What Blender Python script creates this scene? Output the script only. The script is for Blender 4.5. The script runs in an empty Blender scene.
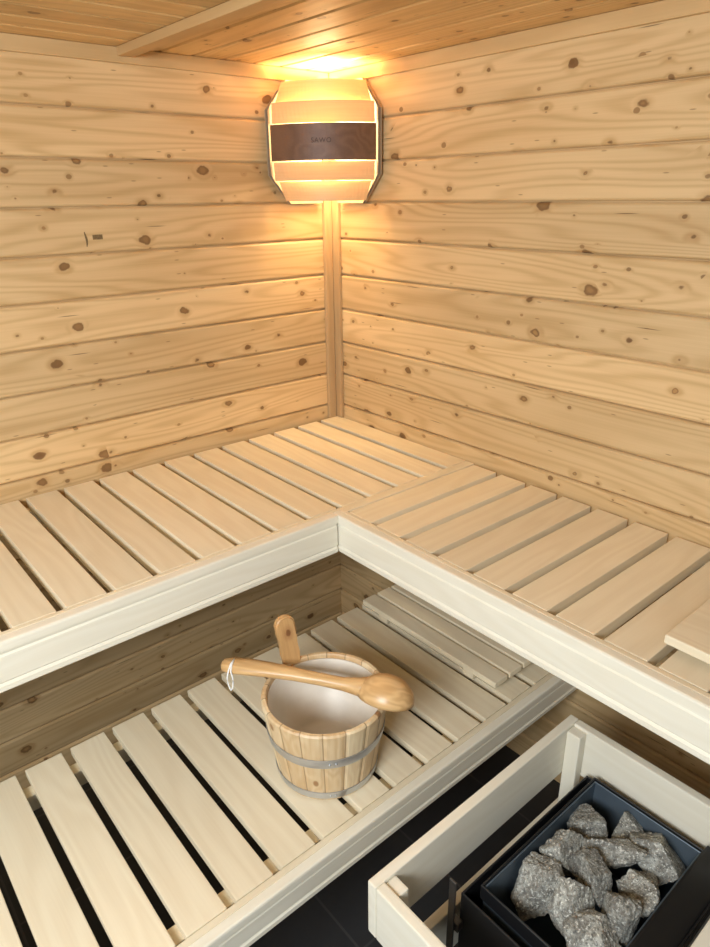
import bpy, bmesh, math, random
from mathutils import Vector, Matrix, noise
S=bpy.context.scene; COL=S.collection
PI=math.pi
try:
    S.view_settings.view_transform='Standard'
except Exception: pass
# ------------------------------------------------------------------ node helper
class NT:
    def __init__(s,name):
        s.m=bpy.data.materials.new(name); s.m.use_nodes=True
        s.t=s.m.node_tree; s.n=s.t.nodes; s.l=s.t.links
        s.b=s.n['Principled BSDF']; s.out=s.n['Material Output']
    def put(s,sock,v):
        if hasattr(v,'is_output'): s.l.new(v,sock)
        elif v is not None: sock.default_value=v
    def math(s,op,a,b=None,c=None,clamp=False):
        n=s.n.new('ShaderNodeMath'); n.operation=op; n.use_clamp=clamp
        s.put(n.inputs[0],a); s.put(n.inputs[1],b)
        if c is not None: s.put(n.inputs[2],c)
        return n.outputs[0]
    def obj(s):
        n=s.n.new('ShaderNodeTexCoord'); return n.outputs['Object']
    def sep(s,v):
        n=s.n.new('ShaderNodeSeparateXYZ'); s.put(n.inputs[0],v); return n.outputs
    def comb(s,x,y,z):
        n=s.n.new('ShaderNodeCombineXYZ')
        for i,v in enumerate((x,y,z)): s.put(n.inputs[i],v)
        return n.outputs[0]
    def noise(s,v,scale=1,detail=2,rough=.5,dist=0):
        n=s.n.new('ShaderNodeTexNoise'); s.put(n.inputs['Vector'],v)
        n.inputs['Scale'].default_value=scale; n.inputs['Detail'].default_value=detail
        n.inputs['Roughness'].default_value=rough; n.inputs['Distortion'].default_value=dist
        return n.outputs[0]
    def vor(s,v,scale=1,rnd=1,dim='2D'):
        n=s.n.new('ShaderNodeTexVoronoi'); n.voronoi_dimensions=dim; s.put(n.inputs['Vector'],v)
        n.inputs['Scale'].default_value=scale; n.inputs['Randomness'].default_value=rnd
        return n.outputs['Distance'],n.outputs['Color']
    def white(s,v):
        n=s.n.new('ShaderNodeTexWhiteNoise'); n.noise_dimensions='1D'; s.put(n.inputs['W'],v); return n.outputs['Value']
    def rng(s,v,a,b,c=0,d=1,smooth=True):
        n=s.n.new('ShaderNodeMapRange'); n.interpolation_type='SMOOTHSTEP' if smooth else 'LINEAR'
        s.put(n.inputs[0],v)
        for i,x in enumerate((a,b,c,d)): s.put(n.inputs[i+1],x)
        return n.outputs[0]
    def mix(s,f,a,b,mode='MIX'):
        n=s.n.new('ShaderNodeMix'); n.data_type='RGBA'; n.blend_type=mode
        s.put(n.inputs[0],f)
        s.put(n.inputs[6],a if hasattr(a,'is_output') else (*a,1)); s.put(n.inputs[7],b if hasattr(b,'is_output') else (*b,1))
        return n.outputs[2]
    def scalecol(s,col,f):
        n=s.n.new('ShaderNodeVectorMath'); n.operation='SCALE'; s.put(n.inputs[0],col); s.put(n.inputs['Scale'],f); return n.outputs[0]
    def bump(s,h,strength=.2,dist=.002):
        n=s.n.new('ShaderNodeBump'); n.inputs['Strength'].default_value=strength; n.inputs['Distance'].default_value=dist
        s.put(n.inputs['Height'],h); s.put(s.b.inputs['Normal'],n.outputs[0])
    def rand(s):
        return s.n.new('ShaderNodeObjectInfo').outputs['Random']
    def col(s,c): s.put(s.b.inputs['Base Color'],c if hasattr(c,'is_output') else (*c,1))
    def rough(s,v): s.put(s.b.inputs['Roughness'],v)

def spruce(name,la,va,pitch,z0,light=(.785,.555,.29),dark=(.54,.335,.14),knot=(.19,.09,.03),knotden=1.0,seed=0.0,relief=.12):
    """knotty board cladding; la = axis index along the boards, va = axis index across them"""
    t=NT(name); xyz=t.sep(t.obj()); u=xyz[la]; v=xyz[va]
    q=t.math('DIVIDE',t.math('SUBTRACT',v,z0),pitch)
    idx=t.math('FLOOR',q); w=t.white(t.math('ADD',idx,seed+.37)); w2=t.white(t.math('ADD',idx,seed+91.1))
    uo=t.math('MULTIPLY_ADD',w,37.0,u)
    # irregular outline shared by all knots
    wob=t.math('MULTIPLY_ADD',t.noise(t.comb(t.math('MULTIPLY',uo,55),t.math('MULTIPLY',v,55),w),1,2,.5),.12,-.055)
    clus=t.noise(t.comb(t.math('MULTIPLY',uo,2.6),t.math('MULTIPLY',v,3.5),w2),1,1)
    def knots(su,sv,rmax,rmin,thr,off,pw=2.4):
        d,c=t.vor(t.comb(t.math('MULTIPLY',uo,su),t.math('MULTIPLY_ADD',v,sv,t.math('MULTIPLY_ADD',w2,13.0,off)),0),1.0,1.0)
        cs=t.sep(c); dd=t.math('ADD',d,wob)
        on=t.math('GREATER_THAN',t.math('MULTIPLY_ADD',clus,2.2,cs[1]),thr)
        rr=t.math('MULTIPLY_ADD',t.math('POWER',cs[0],pw),rmax*knotden,rmin)
        kn=t.math('MULTIPLY',t.rng(dd,rr,t.math('ADD',rr,.035),1,0),on)
        halo=t.math('MULTIPLY',t.rng(d,rr,t.math('ADD',rr,.16),1,0),on)
        return dd,rr,kn,halo,cs[2]
    dA,rA,kA,hA,cA=knots(6.6,9.5,.10,.014,1.52,0.0,1.8)
    dB,rB,kB,hB,cB=knots(13.0,17.0,.075,.008,1.90,5.5,1.5)
    halo=t.math('MAXIMUM',hA,t.math('MULTIPLY',hB,.6))
    # growth rings as contour lines of a stretched noise, pushed aside by the knots
    n=t.noise(t.comb(t.math('MULTIPLY',uo,.6),t.math('MULTIPLY',v,7.0),t.math('MULTIPLY',w,9)),1,2,.45)
    n=t.math('ADD',n,t.math('MULTIPLY',halo,.03))
    ring=t.math('MULTIPLY_ADD',t.math('SINE',t.math('MULTIPLY',n,115)),.5,.5)
    ring=t.math('POWER',ring,2.0)
    fine=t.noise(t.comb(t.math('MULTIPLY',uo,4),t.math('MULTIPLY',v,280),w),1,3,.6)
    blot=t.noise(t.comb(t.math('MULTIPLY',uo,1.6),t.math('MULTIPLY',v,9),w2),1,2)
    f=t.math('ADD',t.math('MULTIPLY',ring,.40),t.math('MULTIPLY',fine,.42))
    f=t.math('ADD',f,t.math('MULTIPLY_ADD',blot,1.1,-.54),clamp=True)
    base=t.mix(f,light,dark)
    base=t.mix(t.math('MULTIPLY',halo,.38),base,(.47,.25,.085))
    coreA=t.mix(t.rng(dA,t.math('MULTIPLY',rA,.3),t.math('ADD',rA,.012),0,1),t.mix(cA,(.15,.065,.02),(.44,.24,.085)),knot)
    base=t.mix(t.math('MULTIPLY',kA,.90),base,coreA)
    base=t.mix(t.math('MULTIPLY',kB,.8),base,t.mix(cB,knot,(.38,.20,.07)))
    # resin flecks and short drying cracks
    fd,fc=t.vor(t.comb(t.math('MULTIPLY',uo,14),t.math('MULTIPLY',v,75),0),1,1)
    fl=t.math('MULTIPLY',t.rng(fd,.05,.13,1,0),t.math('GREATER_THAN',t.sep(fc)[0],.95))
    base=t.mix(t.math('MULTIPLY',fl,.6),base,(.22,.105,.035))
    gd,gc=t.vor(t.comb(t.math('MULTIPLY',uo,4.5),t.math('MULTIPLY_ADD',t.math('SINE',t.math('MULTIPLY',uo,40)),.06,t.math('MULTIPLY',v,110)),0),1,1)
    cr=t.math('MULTIPLY',t.rng(gd,.05,.16,1,0),t.math('GREATER_THAN',t.sep(gc)[1],.972))
    base=t.mix(t.math('MULTIPLY',cr,.8),base,(.14,.065,.02))
    base=t.scalecol(base,t.math('MULTIPLY_ADD',w2,.30,.83))
    t.col(base); t.rough(t.math('MULTIPLY_ADD',fine,.15,.38))
    t.bump(t.math('ADD',t.math('MULTIPLY',fine,.5),t.math('MULTIPLY',ring,.2)),relief,.001)
    return t.m

def palewood(name,la,light=(.85,.755,.56),dark=(.73,.61,.42),var=.14,rings=.35,rough=.5):
    """smooth pale bench wood; la = local axis along the grain"""
    t=NT(name); xyz=t.sep(t.obj()); r=t.rand()
    ax=[0,1,2]; ax.remove(la)
    u=t.math('MULTIPLY_ADD',r,23.0,xyz[la]); a=t.math('MULTIPLY_ADD',r,5.0,xyz[ax[0]]); b=xyz[ax[1]]
    fine=t.noise(t.comb(t.math('MULTIPLY',u,6),t.math('MULTIPLY',a,260),t.math('MULTIPLY',b,260)),1,3,.6)
    n=t.noise(t.comb(t.math('MULTIPLY',u,1.1),t.math('MULTIPLY',a,9),t.math('MULTIPLY',b,9)),1,2)
    ring=t.math('MULTIPLY_ADD',t.math('SINE',t.math('MULTIPLY',n,60)),.5,.5)
    f=t.math('ADD',t.math('MULTIPLY',fine,.5),t.math('MULTIPLY',ring,rings),clamp=True)
    c=t.mix(f,light,dark)
    c=t.scalecol(c,t.math('MULTIPLY_ADD',t.white(t.math('MULTIPLY',r,77)),var,1-var/2))
    t.col(c); t.rough(rough); t.bump(fine,.08,.001)
    return t.m

def plain(name,c,rough=.5,metal=0,bumps=None,var=None):
    t=NT(name); 
    if var:
        t.col(t.mix(t.noise(t.obj(),var[0],4,.6),c,var[1]))
    else: t.col(c)
    t.rough(rough); t.b.inputs['Metallic'].default_value=metal
    if bumps: t.bump(t.noise(t.obj(),bumps[0],5,.65),bumps[1],bumps[2])
    return t.m

# ------------------------------------------------------------------ mesh helpers
def link(name,bm,mat,parent=None,loc=None,smooth=False,label=None):
    me=bpy.data.meshes.new(name); bmesh.ops.recalc_face_normals(bm,faces=bm.faces); bm.to_mesh(me); bm.free()
    o=bpy.data.objects.new(name,me); COL.objects.link(o)
    for m in (mat if isinstance(mat,(list,tuple)) else [mat]): me.materials.append(m)
    if parent: o.parent=parent
    if loc: o.location=loc
    if smooth:
        for p in me.polygons: p.use_smooth=True
    if label: o['label']=label
    return o
def box(bm,x0,x1,y0,y1,z0,z1,bev=0,seg=2):
    r=bmesh.ops.create_cube(bm,size=1,matrix=Matrix.Translation(((x0+x1)/2,(y0+y1)/2,(z0+z1)/2))@Matrix.Diagonal((x1-x0,y1-y0,z1-z0,1)))
    if bev:
        es=list({e for v in r['verts'] for e in v.link_edges})
        bmesh.ops.bevel(bm,geom=es,offset=bev,segments=seg,affect='EDGES',profile=.6)
def board(name,mat,parent,x0,x1,y0,y1,z0,z1,bev=.003,label=None,seg=2):
    """box whose origin is its centre, so its grain gets its own offset"""
    bm=bmesh.new(); hx,hy,hz=(x1-x0)/2,(y1-y0)/2,(z1-z0)/2
    box(bm,-hx,hx,-hy,hy,-hz,hz,bev,seg)
    c=Vector(((x0+x1)/2,(y0+y1)/2,(z0+z1)/2))
    if parent: c=c-parent.location
    return link(name,bm,mat,parent,c,label=label)
def empty(name,loc,label,cat,group=None):
    o=bpy.data.objects.new(name,None); COL.objects.link(o); o.location=loc; o.empty_display_size=.05
    o['label']=label; o['category']=cat
    if group: o['group']=group
    return o
def struct(name,bm,mat,**k):
    o=link(name,bm,mat,**k); o['kind']='structure'; return o
def tube(bm,pts,rad,seg=12,flat=1.0,cap=True):
    rings=[]; n=len(pts); pts=[Vector(p) for p in pts]
    for i,p in enumerate(pts):
        d=(pts[min(i+1,n-1)]-pts[max(i-1,0)]).normalized()
        s=d.cross(Vector((0,0,1))); s=s.normalized() if s.length>1e-4 else Vector((1,0,0)); w=s.cross(d).normalized()
        r=rad[i] if isinstance(rad,(list,tuple)) else rad
        fl=flat[i] if isinstance(flat,(list,tuple)) else flat
        rings.append([bm.verts.new(p+s*r*math.cos(2*PI*k/seg)+w*r*fl*math.sin(2*PI*k/seg)) for k in range(seg)])
    for a,b in zip(rings,rings[1:]):
        for k in range(seg): bm.faces.new((a[k],a[(k+1)%seg],b[(k+1)%seg],b[k]))
    if cap: bm.faces.new(rings[0][::-1]); bm.faces.new(rings[-1])

# ------------------------------------------------------------------ dimensions (metres)
ZU,ZC,ZL=.93,2.0,.48
PITCH,SEAM=.111,1.198
LEN=2.5
M_wl=spruce('spruce cladding left',1,2,PITCH,SEAM,seed=3,knotden=.9)
M_wr=spruce('spruce cladding right',0,2,PITCH,SEAM,seed=20,knotden=1.1)
CL=((.74,.49,.22),(.53,.315,.12))
M_c1=spruce('spruce ceiling boards',0,1,.092,0,seed=41,light=CL[0],dark=CL[1],knotden=.8,relief=.02)
M_c2=spruce('spruce ceiling boards turned',1,0,.092,0,seed=55,light=CL[0],dark=CL[1],knotden=.8,relief=.02)
M_trx=palewood('spruce trim along x',0,(.72,.49,.24),(.58,.37,.16))
M_try=palewood('spruce trim along y',1,(.72,.49,.24),(.58,.37,.16))
M_bat=palewood('ceiling batten wood',0,(.60,.39,.18),(.48,.29,.12))
M_trz=palewood('spruce trim upright',2,(.56,.38,.20),(.46,.29,.135))
M_sx=palewood('pale bench wood along x',0)
M_sy=palewood('pale bench wood along y',1)
FC=((.84,.79,.66),(.76,.695,.55))
M_fx=palewood('whitish bench front along x',0,*FC,.06)
M_fy=palewood('whitish bench front along y',1,*FC,.06)
M_fz=palewood('whitish bench front upright',2,*FC,.06)

# ------------------------------------------------------------------ walls: real boards with bevelled joints
def cladding(kind):
    bm=bmesh.new(); b=.0060; dp=.0065; g=.0014
    k=math.floor((0-SEAM)/PITCH); prof=[]
    while True:
        z0=SEAM+k*PITCH; z1=z0+PITCH
        if z0>ZC: break
        prof+= [(z0,-.012),(z0+g,-.012),(z0+g,-dp),(z0+g+b*.4,-dp*.35),(z0+g+b,0),(z1-g-b,0),(z1-g-b*.4,-dp*.3),(z1-g,-dp*.9),(z1-g,-.012)]
        k+=1
    prof=[(min(max(z,0),ZC+.02),d) for z,d in prof]
    rows=[]
    for z,d in prof:
        if kind=='L': rows.append((bm.verts.new((d,.0,z)),bm.verts.new((d,-LEN,z))))
        else: rows.append((bm.verts.new((0,-d,z)),bm.verts.new((LEN,-d,z))))
    for a,c in zip(rows,rows[1:]):
        if (a[0].co-c[0].co).length<1e-6: continue
        bm.faces.new((a[0],a[1],c[1],c[0]))
    return bm
bm=cladding('L'); box(bm,-.06,-.0125,-LEN,.06,0,ZC+.03); WL=struct('wall_left',bm,M_wl)
bm=cladding('R'); box(bm,-.0124,LEN,.0125,.06,0,ZC+.03); struct('wall_right',bm,M_wr)
# dark rectangular resin pocket in one board of the left wall
bm=bmesh.new(); box(bm,.0001,.0007,-.786,-.760,1.564,1.576,.0003,1)
t=NT('dark resin pocket'); t.col(t.mix(t.noise(t.obj(),220,3,.6),(.045,.03,.018),(.36,.23,.10))); t.rough(.4)
link('resin_pocket',bm,t.m,WL)
bm=bmesh.new(); rr=[]
for k in range(9):
    z=1.548+.0045*k; wd=.0022*math.sin(PI*(k+.5)/9)+.0006; yy=-.804+.002*math.sin(k*.5)
    rr.append((bm.verts.new((.0005,yy-wd,z)),bm.verts.new((.0005,yy+wd,z))))
for a,b in zip(rr,rr[1:]): bm.faces.new((a[0],a[1],b[1],b[0]))
link('wood_crack',bm,t.m,WL)
# ceiling boards, split by the batten at y=-.645
def ceil(u0,u1,v0,v1,along,mat,name):
    bm=bmesh.new(); p=.092; k=math.floor(v0/p)
    while k*p<v1:
        a=max(k*p+.0018,v0); b=min((k+1)*p-.0018,v1)
        if b-a>.012:
            if along=='x': box(bm,u0,u1,a,b,ZC,ZC+.016,.005,1)
            else: box(bm,a,b,u0,u1,ZC,ZC+.016,.005,1)
        k+=1
    if along=='x': box(bm,u0,u1,v0,v1,ZC+.0125,ZC+.03)
    else: box(bm,v0,v1,u0,u1,ZC+.0125,ZC+.03)
    return struct(name,bm,mat)
ceil(0,LEN,-.645,0,'x',M_c1,'ceiling')
ceil(-LEN,-.645,0,LEN,'y',M_c2,'ceiling_far')
# floor of dark tiles
t=NT('dark floor tiles'); xyz=t.sep(t.obj())
def grid(c): 
    f=t.math('FRACT',t.math('DIVIDE',t.math('ADD',c,10.08),.3)); return t.math('LESS_THAN',t.math('MINIMUM',f,t.math('SUBTRACT',1,f)),.010)
gr=t.math('MAXIMUM',grid(xyz[0]),grid(xyz[1]))
t.col(t.mix(gr,t.mix(t.noise(t.obj(),9,5,.7),(.018,.018,.019),(.038,.038,.040)),(.055,.053,.051))); t.rough(.5)
bm=bmesh.new(); box(bm,-.06,LEN,-LEN,.06,-.03,0); struct('floor',bm,t.m)
def trim(name,mat,*b): o=board(name,mat,None,*b,bev=.002); o['kind']='structure'
trim('trim_1',M_try,.0005,.012,-LEN,-.013,ZC-.034,ZC-.0005)
trim('trim_2',M_trx,.0125,LEN,-.012,-.0005,ZC-.034,ZC-.0005)
trim('trim_3',M_bat,.0125,LEN,-.665,-.625,ZC-.020,ZC-.0005)
trim('trim_4',M_trz,.0005,.015,-.044,-.0150,ZU+.001,ZC-.035)
trim('trim_5',M_trz,.0005,.042,-.013,-.0005,ZU+.001,ZC-.035)

# ------------------------------------------------------------------ benches
FH=.106
def fascia(parent,along,x0,x1,y0,y1,z0,z1,mat):
    """front board with a rounded top bead, a shallow rebate and a lower step"""
    th=(x1-x0) if along=='y' else (y1-y0)
    h=z1-z0
    pr=[(0,h),(th-.004,h),(th-.001,h-.0015),(th,h-.005),(th,h-.020),(th-.007,h-.024),(th-.007,h-.029),(th-.004,h-.032),(th-.004,.022),(th-.0075,.018),(th-.0035,.013),(th-.0035,.003),(th-.006,0),(0,0)]
    bm=bmesh.new(); rows=[]
    c=Vector(((x0+x1)/2,(y0+y1)/2,z0))
    ends=(y0,y1) if along=='y' else (x0,x1)
    for e in ends:
        row=[]
        for d,z in pr:
            if along=='y': p=Vector((x0+d,e,z0+z))
            else: p=Vector((e,y1-d,z0+z))
            row.append(bm.verts.new(p-c))
        rows.append(row)
    n=len(pr)
    for k in range(n): bm.faces.new((rows[0][k],rows[0][(k+1)%n],rows[1][(k+1)%n],rows[1][k]))
    bm.faces.new(rows[0]); bm.faces.new(rows[1])
    return link('fascia',bm,mat,parent,c-parent.location,label='whitish stepped front board')
UB=empty('sauna_bench',(.3,-1.25,ZU),'upper slatted bench along the left wall, its pale slats running to the wall','bench')
yb=-2.45
for i in range(24):
    c=-.044-.0988*i
    board('slat',M_sx,UB,.012,.611,c-.0400,c+.0400,ZU-.027,ZU,.0015)
board('front_rail',M_sy,UB,.613,.643,-.4985,-.004,ZU-.045,ZU,.002)
board('front_rail',M_sy,UB,.613,.6245,yb,-.5,ZU-.045,ZU,.0015)
fascia(UB,'y',.6255,.647,yb,-.5215,ZU-FH,ZU-.0005,M_fy)
board('support_rail',M_sy,UB,.012,.040,yb,-.004,ZU-.065,ZU-.028,.002)
board('support_rail',M_sy,UB,.580,.600,yb,-.004,ZU-.065,ZU-.028,.002)
RB=empty('sauna_bench',(1.5,-.25,ZU),'upper slatted bench along the right wall, meeting the other bench at the corner seam','bench')
for i in range(18):
    c=.690+.1*i
    board('slat',M_sy,RB,c-.0405,c+.0405,-.486,-.012,ZU-.027,ZU,.0015)
board('front_rail',M_sx,RB,.6445,LEN-.05,-.4995,-.488,ZU-.045,ZU,.0015)
fascia(RB,'x',.6255,LEN-.05,-.5208,-.5003,ZU-FH,ZU-.0005,M_fx)
board('support_rail',M_sx,RB,.645,LEN-.05,-.034,-.012,ZU-.065,ZU-.028,.002)
board('support_rail',M_sx,RB,.645,LEN-.05,-.475,-.458,ZU-.065,ZU-.028,.002)
LB=empty('sauna_bench',(.77,-1.25,0),'lower slatted step bench beneath the upper one, carrying the wooden bucket','bench')
X0,X1=.465,1.075
for i in range(24):
    c=-.05-.1*i
    board('slat',M_sx,LB,X0,X1-.036,c-.040,c+.040,ZL-.02,ZL,.002)
board('front_rail',M_sy,LB,X1-.034,X1-.0205,yb,-.004,ZL-.045,ZL,.0015)
fascia(LB,'y',X1-.02,X1,yb,-.004,ZL-.09,ZL-.0005,M_fy)
board('support_rail',M_sy,LB,X0+.03,X0+.06,yb,-.004,ZL-.065,ZL-.021,.002)
board('support_rail',M_sy,LB,X1-.085,X1-.05,yb,-.004,ZL-.065,ZL-.021,.002)
for x in (X0+.065,X1-.14):
    board('leg',M_fz,LB,x,x+.05,-2.0,-1.95,.0,ZL-.021,.003)

# ------------------------------------------------------------------ loose slatted panels
HR=empty('headrest',(.49,-.305,ZL),'pale narrow-slatted panel lying flat at far end of lower bench','headrest')
for k in range(5):
    board('slat',M_sx,HR,.49,1.0,-.308+k*.0595,-.308+k*.0595+.050,ZL+.022,ZL+.038,.002)
for x in (.56,.89):
    board('batten',M_sy,HR,x,x+.035,-.305,-.03,ZL+.0005,ZL+.0215,.002)
R2=empty('bench_panel',(1.43,-.435,ZU),'pale plain board lying on the right upper bench, cut off by the picture edge','board')
board('panel',M_sx,R2,1.43,1.86,-.435,-.12,ZU+.012,ZU+.03,.003)
for x in (1.5,1.75): board('batten',M_sy,R2,x,x+.03,-.41,-.15,ZU+.0005,ZU+.0118,.002)

# ------------------------------------------------------------------ bucket
BX,BY=.889,-.762
BK=empty('bucket',(BX,BY,ZL),'round wooden stave bucket with two metal hoops and one tall handle stave','bucket')
H=.198; R0,R1=.109,.139; NS=18
t=NT('bucket staves'); o3=t.sep(t.obj())
ang=t.math('MULTIPLY',t.math('ADD',t.math('DIVIDE',t.math('ARCTAN2',o3[1],o3[0]),2*PI),.5),NS)
w=t.white(t.math('ADD',t.math('FLOOR',ang),.5)); w3=t.white(t.math('ADD',t.math('FLOOR',ang),40.7))
fine=t.noise(t.comb(t.math('MULTIPLY_ADD',w,7,t.math('MULTIPLY',ang,9)),t.math('MULTIPLY',o3[2],8),w),1,3,.6)
rg=t.noise(t.comb(t.math('MULTIPLY_ADD',w,31,t.math('MULTIPLY',ang,.7)),t.math('MULTIPLY',o3[2],5),w3),1,2)
rg=t.math('MULTIPLY_ADD',t.math('SINE',t.math('MULTIPLY',rg,60)),.5,.5)
c=t.mix(t.math('ADD',t.math('MULTIPLY',fine,.35),t.math('ADD',t.math('MULTIPLY',rg,.2),t.math('MULTIPLY',w,.5)),clamp=True),(.88,.73,.48),(.56,.35,.16))
c=t.mix(t.math('MULTIPLY',t.math('GREATER_THAN',w3,.66),.45),c,(.60,.34,.14))
kd,kc=t.vor(t.comb(t.math('MULTIPLY',ang,.9),t.math('MULTIPLY',o3[2],14),0),1,1)
c=t.mix(t.math('MULTIPLY',t.rng(kd,.08,.17,.85,0),t.math('GREATER_THAN',t.sep(kc)[0],.8)),c,(.30,.13,.04))
fr=t.math('FRACT',ang); e=t.math('MINIMUM',fr,t.math('SUBTRACT',1,fr))
c=t.mix(t.rng(e,.0,.05,.75,0),c,(.22,.11,.04))
t.col(c); t.rough(.5); M_bk=t.m
M_liner=plain('bucket inside',(.78,.72,.63),.4,var=(24,(.66,.59,.49)))
bm=bmesh.new(); SUB=6; rows=[]
for r0,z,inn in ((R0-.012,.003,1),(R0,.003,0),(R0+(R1-R0)*.5,H*.5,0),(R1-.002,H-.004,0),(R1-.005,H,0),(R1-.012,H,1),(R1-.014,H-.003,1),(R0-.008,.022,1)):
    row=[]
    for k in range(NS*SUB):
        a=2*PI*k/(NS*SUB)-PI; f=(k%SUB)
        rr=r0-(.0016 if (f==0 and not inn) else 0)
        row.append(bm.verts.new((rr*math.cos(a),rr*math.sin(a),z)))
    rows.append(row)
n=NS*SUB
for a,b in zip(rows,rows[1:]):
    for k in range(n): bm.faces.new((a[k],a[(k+1)%n],b[(k+1)%n],b[k]))
bm.faces.new(rows[0]); 
link('body',bm,M_bk,BK)
bm=bmesh.new(); prev=None
for r,z in ((.001,.024),(R0-.0085,.024),(R0-.0075,.028),(R1-.0155,H-.010),(R1-.0175,H-.012),(R0-.0105,.030),(R0-.02,.0262),(.001,.026)):
    row=[bm.verts.new((r*math.cos(2*PI*k/64),r*math.sin(2*PI*k/64),z)) for k in range(64)]
    if prev:
        for k in range(64): bm.faces.new((prev[k],prev[(k+1)%64],row[(k+1)%64],row[k]))
    prev=row
link('liner',bm,M_liner,BK,smooth=True,label='pale inner lining')
M_steel=plain('galvanised hoop',(.66,.68,.70),.36,.85,bumps=(45,.3,.002),var=(22,(.50,.52,.55)))
def hoop(z,h):
    bm=bmesh.new(); rr=lambda z:R0+(R1-R0)*z/H
    pr=[(rr(z)+.0002,z),(rr(z)+.0018,z+.0008),(rr(z+h*.35)+.0022,z+h*.35),(rr(z+h*.65)+.0022,z+h*.65),(rr(z+h)+.0018,z+h-.0008),(rr(z+h)+.0002,z+h)]
    rows=[[bm.verts.new((r*math.cos(2*PI*k/80),r*math.sin(2*PI*k/80),zz)) for k in range(80)] for r,zz in pr]
    for a,b in zip(rows,rows[1:]):
        for k in range(80): bm.faces.new((a[k],a[(k+1)%80],b[(k+1)%80],b[k]))
    for da in (-.05,.05):
        a=-.55+da; r=rr(z+h/2)+.0020
        bmesh.ops.create_uvsphere(bm,u_segments=8,v_segments=6,radius=.0028,matrix=Matrix.Translation((r*math.cos(a),r*math.sin(a),z+h/2)))
    link('hoop',bm,M_steel,BK,label='galvanised metal hoop')
hoop(.008,.019); hoop(.106,.024)
# tall handle stave with a rounded top and a dark knot
t=NT('handle stave wood'); xs=t.sep(t.obj())
f=t.noise(t.comb(t.math('MULTIPLY',xs[1],150),t.math('MULTIPLY',xs[2],7),0),1,3,.6)
c=t.mix(f,(.72,.44,.19),(.48,.25,.09))
dk=t.math('SQRT',t.math('ADD',t.math('POWER',t.math('MULTIPLY_ADD',xs[1],1.5,-.004),2),t.math('POWER',t.math('SUBTRACT',xs[2],.088),2)))
dk=t.math('MULTIPLY_ADD',t.noise(t.obj(),180,2),.006,dk)
c=t.mix(t.rng(dk,.009,.014,.9,0),c,(.13,.045,.015)); c=t.mix(t.rng(dk,.012,.030,.45,0),c,(.34,.14,.05))
t.col(c); t.rough(.4); M_hs=t.m
ol=[(-.021,.0),(-.022,.03),(-.020,.055),(-.0205,.07),(-.023,.088)]+[(.0245*math.cos(a),.106+.0245*math.sin(a)) for a in [PI-.3-k*(PI-.6)/12 for k in range(13)]]+[(.024,.088),(.021,.07),(.0195,.055),(.021,.03),(.021,.0)]
bm=bmesh.new(); lay=[[bm.verts.new((x,y,z)) for y,z in ol] for x in (-.0085,.0085)]
n=len(ol)
fa=[bm.faces.new(lay[0]),bm.faces.new(lay[1])]
for k in range(n): bm.faces.new((lay[0][k],lay[0][(k+1)%n],lay[1][(k+1)%n],lay[1][k]))
bmesh.ops.bevel(bm,geom=list({e for f_ in fa for e in f_.edges}),offset=.004,segments=3,affect='EDGES')
o=link('handle_stave',bm,M_hs,BK,(-.131,.008,H-.012),label='tall orange-brown handle stave with a dark knot')
o.rotation_euler=(.10,-.09,-.20)

# ------------------------------------------------------------------ ladle lying across the rim
t=NT('ladle wood'); xs=t.sep(t.obj())
n=t.noise(t.comb(t.math('MULTIPLY',xs[0],3),t.math('MULTIPLY',xs[1],22),t.math('MULTIPLY',xs[2],30)),1,2)
ring=t.math('MULTIPLY_ADD',t.math('SINE',t.math('MULTIPLY',n,42)),.5,.5)
t.col(t.mix(t.math('MULTIPLY',ring,.6),(.72,.46,.21),(.53,.29,.11))); t.rough(.33); M_lad=t.m
LD=empty('ladle',(.695,-.886,ZL+H+.018),'wooden ladle with long handle and egg-shaped bowl lying across the bucket rim','ladle')
ldir=Vector((.987-.695,-.677+.886,0)); L=ldir.length; LD.rotation_euler=(0,0,math.atan2(ldir.y,ldir.x))
bm=bmesh.new()
pts=[];rad=[];fl=[]
for s,r,z,f in ((-.012,.009,-.002,.8),(-.006,.018,-.001,.7),(.012,.0235,0,.6),(.05,.0235,.003,.6),(.10,.0205,.004,.66),(.16,.0165,.003,.78),(.22,.0145,.0,.9),(.27,.0150,-.003,.95),(.305,.020,-.004,1.0),(.325,.028,-.005,.9)):
    pts.append((s,0,z));rad.append(r);fl.append(f)
tube(bm,pts,rad,20,fl)
link('handle',bm,M_lad,LD,smooth=True)
bm=bmesh.new()
a,b,cz=.062,.052,.050; NU=40
def shell(sc):
    out=[]
    for i in range(10):
        th=PI/2*i/10; row=[]
        for k in range(NU):
            ph=2*PI*k/NU; egg=1+.06*math.cos(ph)
            row.append(bm.verts.new((a*sc*math.cos(ph)*math.cos(th),b*sc*math.sin(ph)*math.cos(th)*egg,cz*sc*math.sin(th)-.019)))
        out.append(row)
    top=bm.verts.new((0,0,cz*sc-.019)); 
    for r0,r1 in zip(out[:9],out[1:10]):
        for k in range(NU): bm.faces.new((r0[k],r0[(k+1)%NU],r1[(k+1)%NU],r1[k]))
    for k in range(NU): bm.faces.new((out[9][k],out[9][(k+1)%NU],top))
    return out[0]
o1=shell(1); o2=shell(.86)
for k in range(NU): bm.faces.new((o1[k],o1[(k+1)%NU],o2[(k+1)%NU],o2[k]))
o=link('bowl',bm,M_lad,LD,(L+.004,0,0),smooth=True); o.rotation_euler=(-.25,.10,0)
M_str=plain('white string',(.92,.91,.88),.9)
bm=bmesh.new()
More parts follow.
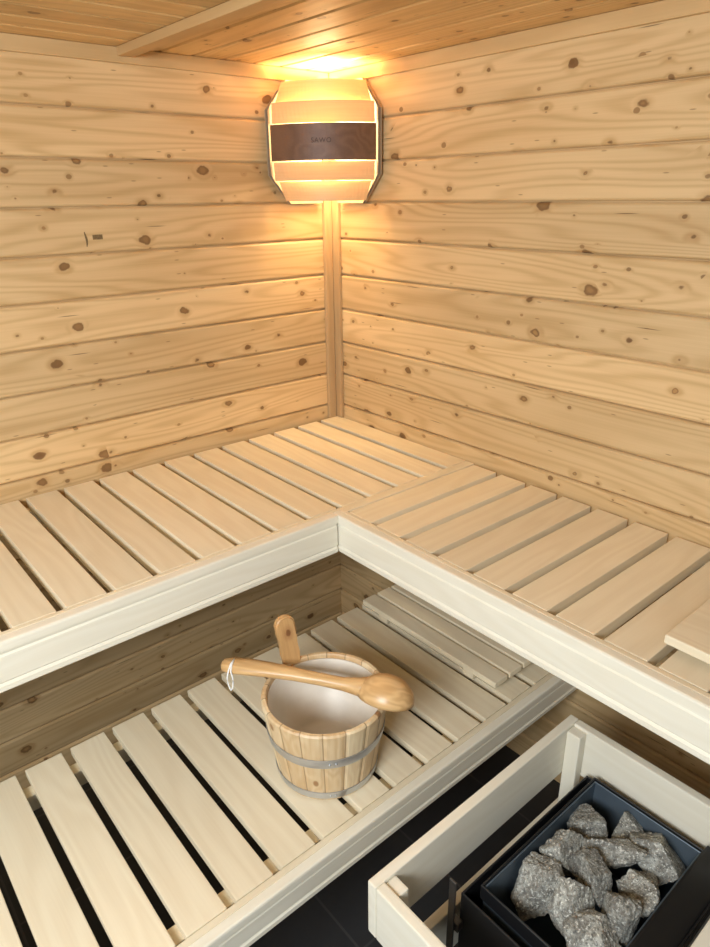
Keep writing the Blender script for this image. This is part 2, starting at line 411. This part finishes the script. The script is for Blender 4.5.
lp=[(.016,.004,.0150),(.015,-.014,.0135),(.014,-.025,.004)]+[(.014-.003*math.sin(k*.5),-.0275,.000-.0058*k) for k in range(1,8)]+[(.0175,-.028,-.045),(.022,-.0275,-.038)]+[(.0225+.002*math.sin(k*.6),-.0270,-.032+.0055*k) for k in range(0,6)]+[(.020,-.025,.004),(.018,-.014,.0137),(.017,.004,.0152)]
tube(bm,lp,.0018,6)
link('string',bm,M_str,LD,smooth=True,label='white hanging string loop')

# ------------------------------------------------------------------ corner lamp
t=NT('thin shade veneer'); xs=t.sep(t.obj())
f=t.noise(t.comb(t.math('MULTIPLY',t.math('ADD',xs[0],xs[1]),4),t.math('MULTIPLY',xs[2],160),0),1,3,.6)
cc=t.mix(f,(.82,.62,.36),(.68,.48,.25)); t.col(cc); t.rough(.5)
tr=t.n.new('ShaderNodeBsdfTranslucent'); t.l.new(cc,tr.inputs[0]); mx=t.n.new('ShaderNodeMixShader'); mx.inputs[0].default_value=.20
t.l.new(t.b.outputs[0],mx.inputs[1]); t.l.new(tr.outputs[0],mx.inputs[2]); t.l.new(mx.outputs[0],t.out.inputs[0]); M_ven=t.m
M_dk=palewood('dark heat-treated wood',0,(.215,.110,.058),(.125,.060,.030),.0)
M_side=palewood('lamp side board wood',2,(.50,.39,.26),(.38,.28,.18))
M_lip=plain('dark lamp edge',(.20,.165,.13),.5)
LP=empty('corner_lamp',(0.0,0.0,1.64),'corner lamp with curved wooden slat shade and one dark brown middle slat','lamp')
def sideplate(left):
    # cut-corner plate standing against the wall
    w0,w1,z0,z1,cx,cz_=.06,.250,.0,.325,.068,.078
    pr=[(w0,z0),(w1-cx,z0),(w1,z0+cz_),(w1,z1-cz_),(w1-cx,z1),(w0,z1)]
    bm=bmesh.new(); lay=[]
    for d in (.0145,.028):
        lay.append([bm.verts.new((d,-w,z)) if left else bm.verts.new((w,-d,z)) for w,z in pr])
    bm.faces.new(lay[0]); bm.faces.new(lay[1]); n=len(pr)
    for k in range(n): bm.faces.new((lay[0][k],lay[0][(k+1)%n],lay[1][(k+1)%n],lay[1][k]))
    link('side_board',bm,M_side,LP)
    # dark edge lipping
    bm=bmesh.new(); lay=[]
    for d in (.0215,.0295):
        for grow in (0,.0014):
            q=[(w0,z0-grow),(w1-cx+grow*.4,z0-grow),(w1+grow,z0+cz_-grow*.4),(w1+grow,z1-cz_+grow*.4),(w1-cx+grow*.4,z1+grow),(w0,z1+grow)]
            lay.append([bm.verts.new((d,-w,z)) if left else bm.verts.new((w,-d,z)) for w,z in q])
    a0,a1,b0,b1=lay
    for k in range(n-1):
        for p,q in ((a0,a1),(a1,b1),(b1,b0),(b0,a0)): bm.faces.new((p[k],p[k+1],q[k+1],q[k]))
    bm.faces.new((a0[0],a1[0],b1[0],b0[0])); bm.faces.new((a0[-1],a1[-1],b1[-1],b0[-1]))
    link('edge_lipping',bm,M_lip,LP,label='dark grey-brown edge')
sideplate(True); sideplate(False)
def curved(z0,z1,w0,w1,bulge,mat,name,th=.0035,label=None,tilt=0):
    """slat bent between the two walls; w0, w1 = distance of its lower and upper ends from the corner"""
    bm=bmesh.new(); out=Vector((1,-1,0)).normalized(); rows=[]
    def P(w,s,b):
        A=Vector((.0305,-w,0)); B=Vector((w,-.0305,0)); return (A+B)/2+(B-A)/2*s+out*b*(1-s*s)
    for i in range(25):
        s=-1+2*i/24; p=P(w0,s,bulge)+Vector((0,0,z0)); q=P(w1,s,bulge+tilt)+Vector((0,0,z1))
        rows.append([bm.verts.new(p),bm.verts.new(q),bm.verts.new(q+out*th),bm.verts.new(p+out*th)])
    for a_,b_ in zip(rows,rows[1:]):
        for k in range(4): bm.faces.new((a_[k],a_[(k+1)%4],b_[(k+1)%4],b_[k]))
    bm.faces.new(rows[0]); bm.faces.new(rows[-1])
    return link(name,bm,mat,LP,label=label)
curved(.266,.318,.222,.200,.030,M_ven,'shade_slat',tilt=.016)
curved(.211,.264,.238,.236,.026,M_ven,'shade_slat',tilt=.016)
curved(.114,.208,.244,.244,.044,M_dk,'middle_slat',.005,label='dark brown middle slat')
curved(.062,.1115,.236,.238,.042,M_ven,'shade_slat',tilt=-.014)
curved(.007,.060,.200,.222,.046,M_ven,'shade_slat',tilt=-.016)
# small engraved maker's mark in the middle of the dark slat
tc=bpy.data.curves.new('mark','FONT'); tc.body='SAWO'; tc.size=.018; tc.align_x='CENTER'; tc.align_y='CENTER'; tc.extrude=.0003; tc.space_character=1.15
to=bpy.data.objects.new('mark_tmp',tc); COL.objects.link(to); bpy.context.view_layer.update()
me=bpy.data.meshes.new_from_object(to.evaluated_get(bpy.context.evaluated_depsgraph_get())); bpy.data.objects.remove(to)
mk=bpy.data.objects.new('engraved_mark',me); COL.objects.link(mk); me.materials.clear(); me.materials.append(plain('engraved mark',(.075,.036,.02),.7)); mk.parent=LP
s2=.5**.5; pm=(.0305+.244)/2+s2*(.044+.0056)
mk.matrix_local=Matrix(((s2,0,s2,pm),(s2,0,-s2,-pm),(0,1,0,.164),(0,0,0,1)))
t=NT('bulb glass'); t.col((1,.8,.5)); t.b.inputs['Emission Color'].default_value=(1,.76,.42,1); t.b.inputs['Emission Strength'].default_value=5
bm=bmesh.new(); bmesh.ops.create_uvsphere(bm,u_segments=20,v_segments=14,radius=.018); link('bulb',bm,t.m,LP,(.055,-.055,.19),smooth=True)
bm=bmesh.new(); bmesh.ops.create_cone(bm,cap_ends=True,segments=20,radius1=.016,radius2=.014,depth=.05); link('bulb_socket',bm,plain('socket porcelain',(.75,.73,.68),.3),LP,(.055,-.055,.150),smooth=False)
for nm,z,en in (('lamp_light',1.885,8.5),('lamp_light_low',1.745,4.2)):
    pl=bpy.data.lights.new(nm,'POINT'); pl.energy=en; pl.color=(1,.745,.40); pl.shadow_soft_size=.04
    po=bpy.data.objects.new(nm,pl); COL.objects.link(po); po.location=(.088,-.088,z)

# ------------------------------------------------------------------ heater guard
GX0,GX1,GY0,GY1,GZ=1.235,1.655,-.945,-.350,.605
G=empty('heater_guard',(1.44,-.65,0),'pale wooden railing frame standing around the black stove','heater guard')
RH=.125
board('side_rail',M_fy,G,GX0,GX0+.020,GY0,GY1,GZ-RH,GZ,.003)
board('side_rail',M_fy,G,GX1-.020,GX1,GY0,GY1,GZ-RH,GZ,.003)
board('back_rail',M_fx,G,GX0+.0205,GX1-.0205,GY1-.020,GY1,GZ-RH,GZ,.003)
board('front_rail',M_fx,G,GX0+.0205,GX1-.0205,GY0,GY0+.020,GZ-RH,GZ,.003)
board('side_rail',M_fy,G,GX0,GX0+.020,GY0,GY1,.24,.24+RH,.003)
board('side_rail',M_fy,G,GX1-.020,GX1,GY0,GY1,.24,.24+RH,.003)
board('front_rail',M_fx,G,GX0+.0205,GX1-.0205,GY0,GY0+.020,.24,.24+RH,.003)
for x in (GX0+.0205,GX1-.0205-.032):
    for y in (GY0+.0205,GY1-.0205-.025):
        board('post',M_fz,G,x,x+.032,y,y+.025,0,GZ-.006,.003)

# ------------------------------------------------------------------ heater
M_blk=plain('black enamel steel',(.010,.010,.011),.38,.1,bumps=(300,.05,.0005))
M_in=plain('blue-grey steel lining',(.17,.22,.27),.42,.5,var=(12,(.09,.115,.14)))
HX0,HX1,HY0,HY1,HZ=1.310,1.610,-.790,-.388,.525
HT=empty('sauna_heater',(1.44,-.6,0),'black metal stove with open top full of grey stones','heater')
hc=(1.44,-.6)
def hollow(bm,x0,x1,y0,y1,z0,z1,th,bottom=True):
    for b in ((x0,x1,y0,y0+th,z0,z1),(x0,x1,y1-th,y1,z0,z1),(x0,x0+th,y0+th,y1-th,z0,z1),(x1-th,x1,y0+th,y1-th,z0,z1)): box(bm,*b,.001,1)
    if bottom: box(bm,x0+th,x1-th,y0+th,y1-th,z0,z0+th)
def rel(b,o): return (b[0]-o[0],b[1]-o[0],b[2]-o[1],b[3]-o[1],b[4],b[5])
bm=bmesh.new(); hollow(bm,*rel((HX0,HX1,HY0,HY1,.13,HZ-.012),hc),.004); link('casing',bm,M_blk,HT)
TX0,TX1,TY0,TY1=HX0+.024,HX1-.055,HY0+.032,HY1-.010
bm=bmesh.new(); hollow(bm,*rel((TX0,TX1,TY0,TY1,HZ-.21,HZ-.002),hc),.003); link('stone_tray',bm,M_in,HT,label='blue-grey steel tray')
bm=bmesh.new(); hollow(bm,*rel((TX0-.004,TX1+.004,TY0-.004,TY1+.004,HZ-.03,HZ+.003),hc),.0038,False); link('tray_rim',bm,M_blk,HT)
bm=bmesh.new()
def wedge(pts,y0,y1):
    a=[bm.verts.new((x-hc[0],y0-hc[1],z)) for x,z in pts]; b=[bm.verts.new((x-hc[0],y1-hc[1],z)) for x,z in pts]; n=len(pts)
    bm.faces.new(a); bm.faces.new(b)
    for k in range(n): bm.faces.new((a[k],a[(k+1)%n],b[(k+1)%n],b[k]))
wedge([(TX1+.0045,HZ+.014),(TX1+.0075,HZ+.014),(HX1+.004,HZ-.022),(HX1+.001,HZ-.026),(TX1+.0045,HZ+.008)],HY0+.002,HY1-.002)
link('deflector',bm,M_blk,HT,label='black sloping deflector')
for x in (HX0+.02,HX1-.05):
    for y in (HY0+.02,HY1-.05):
        bm=bmesh.new(); box(bm,*rel((x,x+.03,y,y+.03,0,.1295),hc),.002,1); link('foot',bm,M_blk,HT)
M_brk=plain('dark bracket steel',(.12,.11,.10),.4,.8)
bm=bmesh.new(); box(bm,*rel((HX0-.012,HX0+.003,HY0-.020,HY0-.016,.36,HZ+.03),hc),.001,1)
box(bm,*rel((HX0-.012,HX0+.010,HY0-.0155,HY0-.0005,.43,.45),hc),.001,1)
link('mounting_bracket',bm,M_brk,HT,label='dark metal mounting bracket')

# ------------------------------------------------------------------ stones
t=NT('grey rough stone'); o=t.obj(); r=t.rand()
n1=t.noise(o,34,6,.7); n2=t.noise(o,190,4,.7); n3=t.noise(o,75,5,.75); vd,vc=t.vor(o,150,1,'3D')
c=t.mix(t.rng(n1,.34,.66),(.15,.14,.12),(.48,.475,.42)); c=t.mix(t.rng(n3,.50,.60,0,.7),c,(.17,.15,.12)); c=t.mix(t.rng(n2,.54,.63,0,.9),c,(.72,.71,.64)); c=t.mix(t.rng(vd,.18,.36,.6,0),c,(.07,.075,.07))
c=t.scalecol(c,t.math('MULTIPLY_ADD',r,.55,.76)); t.col(c); t.rough(.8); t.bump(t.math('ADD',n3,n2),.8,.005); M_st=t.m
def stone(seed,loc,size,rot,label,sc=(1,1,1)):
    rnd=random.Random(seed); bm=bmesh.new(); bmesh.ops.create_icosphere(bm,subdivisions=5,radius=1)
    # a skewed box of six cuts with chipped corners gives broken, blocky rock
    planes=[]
    for ax in range(3):
        for sg in (-1,1):
            v=Vector((0,0,0)); v[ax]=sg; v+=Vector((rnd.uniform(-.5,.5),rnd.uniform(-.5,.5),rnd.uniform(-.5,.5)))
            planes.append((v.normalized(),rnd.uniform(.46,.70)))
    planes+=[(Vector((rnd.gauss(0,1),rnd.gauss(0,1),rnd.gauss(0,1))).normalized(),rnd.uniform(.56,.80)) for _ in range(5)]
    for v in bm.verts:
        d=v.co.normalized(); rr=1.0
        for nn,dd in planes:
            q=d.dot(nn)
            if q>1e-3: rr=min(rr,dd/q)
        p=d*rr
        p*=1.27*(1+.06*noise.noise(p*3.5+Vector((seed,0,0)))+.05*noise.noise(p*8+Vector((0,seed,0)))+.035*noise.noise(p*18)+.02*noise.noise(p*40))
        v.co=Vector((p.x*sc[0],p.y*sc[1],p.z*sc[2]))*size
    o=link('stone',bm,M_st,None,loc); o.rotation_euler=rot
    o['label']=label; o['category']='stone'; o['group']='stones heaped in the stove'
st=[(1.376,-.486,.048,.494,'grey stone at the far left corner of the stove tray'),
(1.434,-.432,.041,.488,'dark grey stone in the back row, between two larger ones'),
(1.500,-.446,.053,.494,'large pale grey stone at the far right corner of the stove tray'),
(1.442,-.506,.046,.514,'long flat grey stone lying across the middle of the pile'),
(1.386,-.568,.050,.500,'big dark angular stone on the left side of the pile'),
(1.512,-.530,.045,.494,'grey stone on the right side, against the black rim'),
(1.448,-.582,.040,.514,'small grey stone at the very middle of the heap'),
(1.510,-.608,.048,.502,'pale speckled stone right of the heap centre, nearer the camera'),
(1.380,-.658,.048,.494,'rough grey stone at the left near end of the tray'),
(1.442,-.656,.046,.507,'pointed grey stone standing in the near row'),
(1.505,-.680,.044,.500,'grey stone at the near right end of the heap')]
for i,(x,y,s,zz,lb) in enumerate(st):
    rnd=random.Random(i+5)
    stone(i*7+4,(x,y,zz-.008),s,(rnd.uniform(0,3),rnd.uniform(0,3),rnd.uniform(0,3)),lb,(rnd.uniform(.9,1.15),rnd.uniform(.85,1.0),rnd.uniform(.72,.88)) if i!=3 else (1.3,.74,.66))

# ------------------------------------------------------------------ light
w=bpy.data.worlds.new('world'); S.world=w; w.use_nodes=True
bg=w.node_tree.nodes['Background']; bg.inputs[0].default_value=(.80,.90,1,1); bg.inputs[1].default_value=.185
al=bpy.data.lights.new('doorway_daylight','AREA'); al.shape='RECTANGLE'; al.size=.9; al.size_y=.9; al.energy=79; al.color=(.88,.95,1)
ao=bpy.data.objects.new('doorway_daylight',al); COL.objects.link(ao); ao.location=(1.72,-2.28,1.93)
ao.rotation_euler=(Vector((.65,-.55,.85))-ao.location).to_track_quat('-Z','Y').to_euler()

# ------------------------------------------------------------------ camera
f,pit,rol,yaw=677.38,.391,-.01285,.70064
fh=Vector((-math.cos(yaw),math.sin(yaw),0)); up=Vector((0,0,1))
F=fh*math.cos(pit)-up*math.sin(pit); U=fh*math.sin(pit)+up*math.cos(pit); R=F.cross(U)
R,U=R*math.cos(rol)+U*math.sin(rol),U*math.cos(rol)-R*math.sin(rol)
cd=bpy.data.cameras.new('camera'); cam=bpy.data.objects.new('camera',cd); COL.objects.link(cam)
cd.sensor_fit='HORIZONTAL'; cd.sensor_width=36; cd.lens=36*f/710; cd.clip_start=.02
M=Matrix((R,U,-F)).transposed().to_4x4(); M.translation=Vector((1.82829,-1.46136,1.66373)); cam.matrix_world=M
S.camera=cam
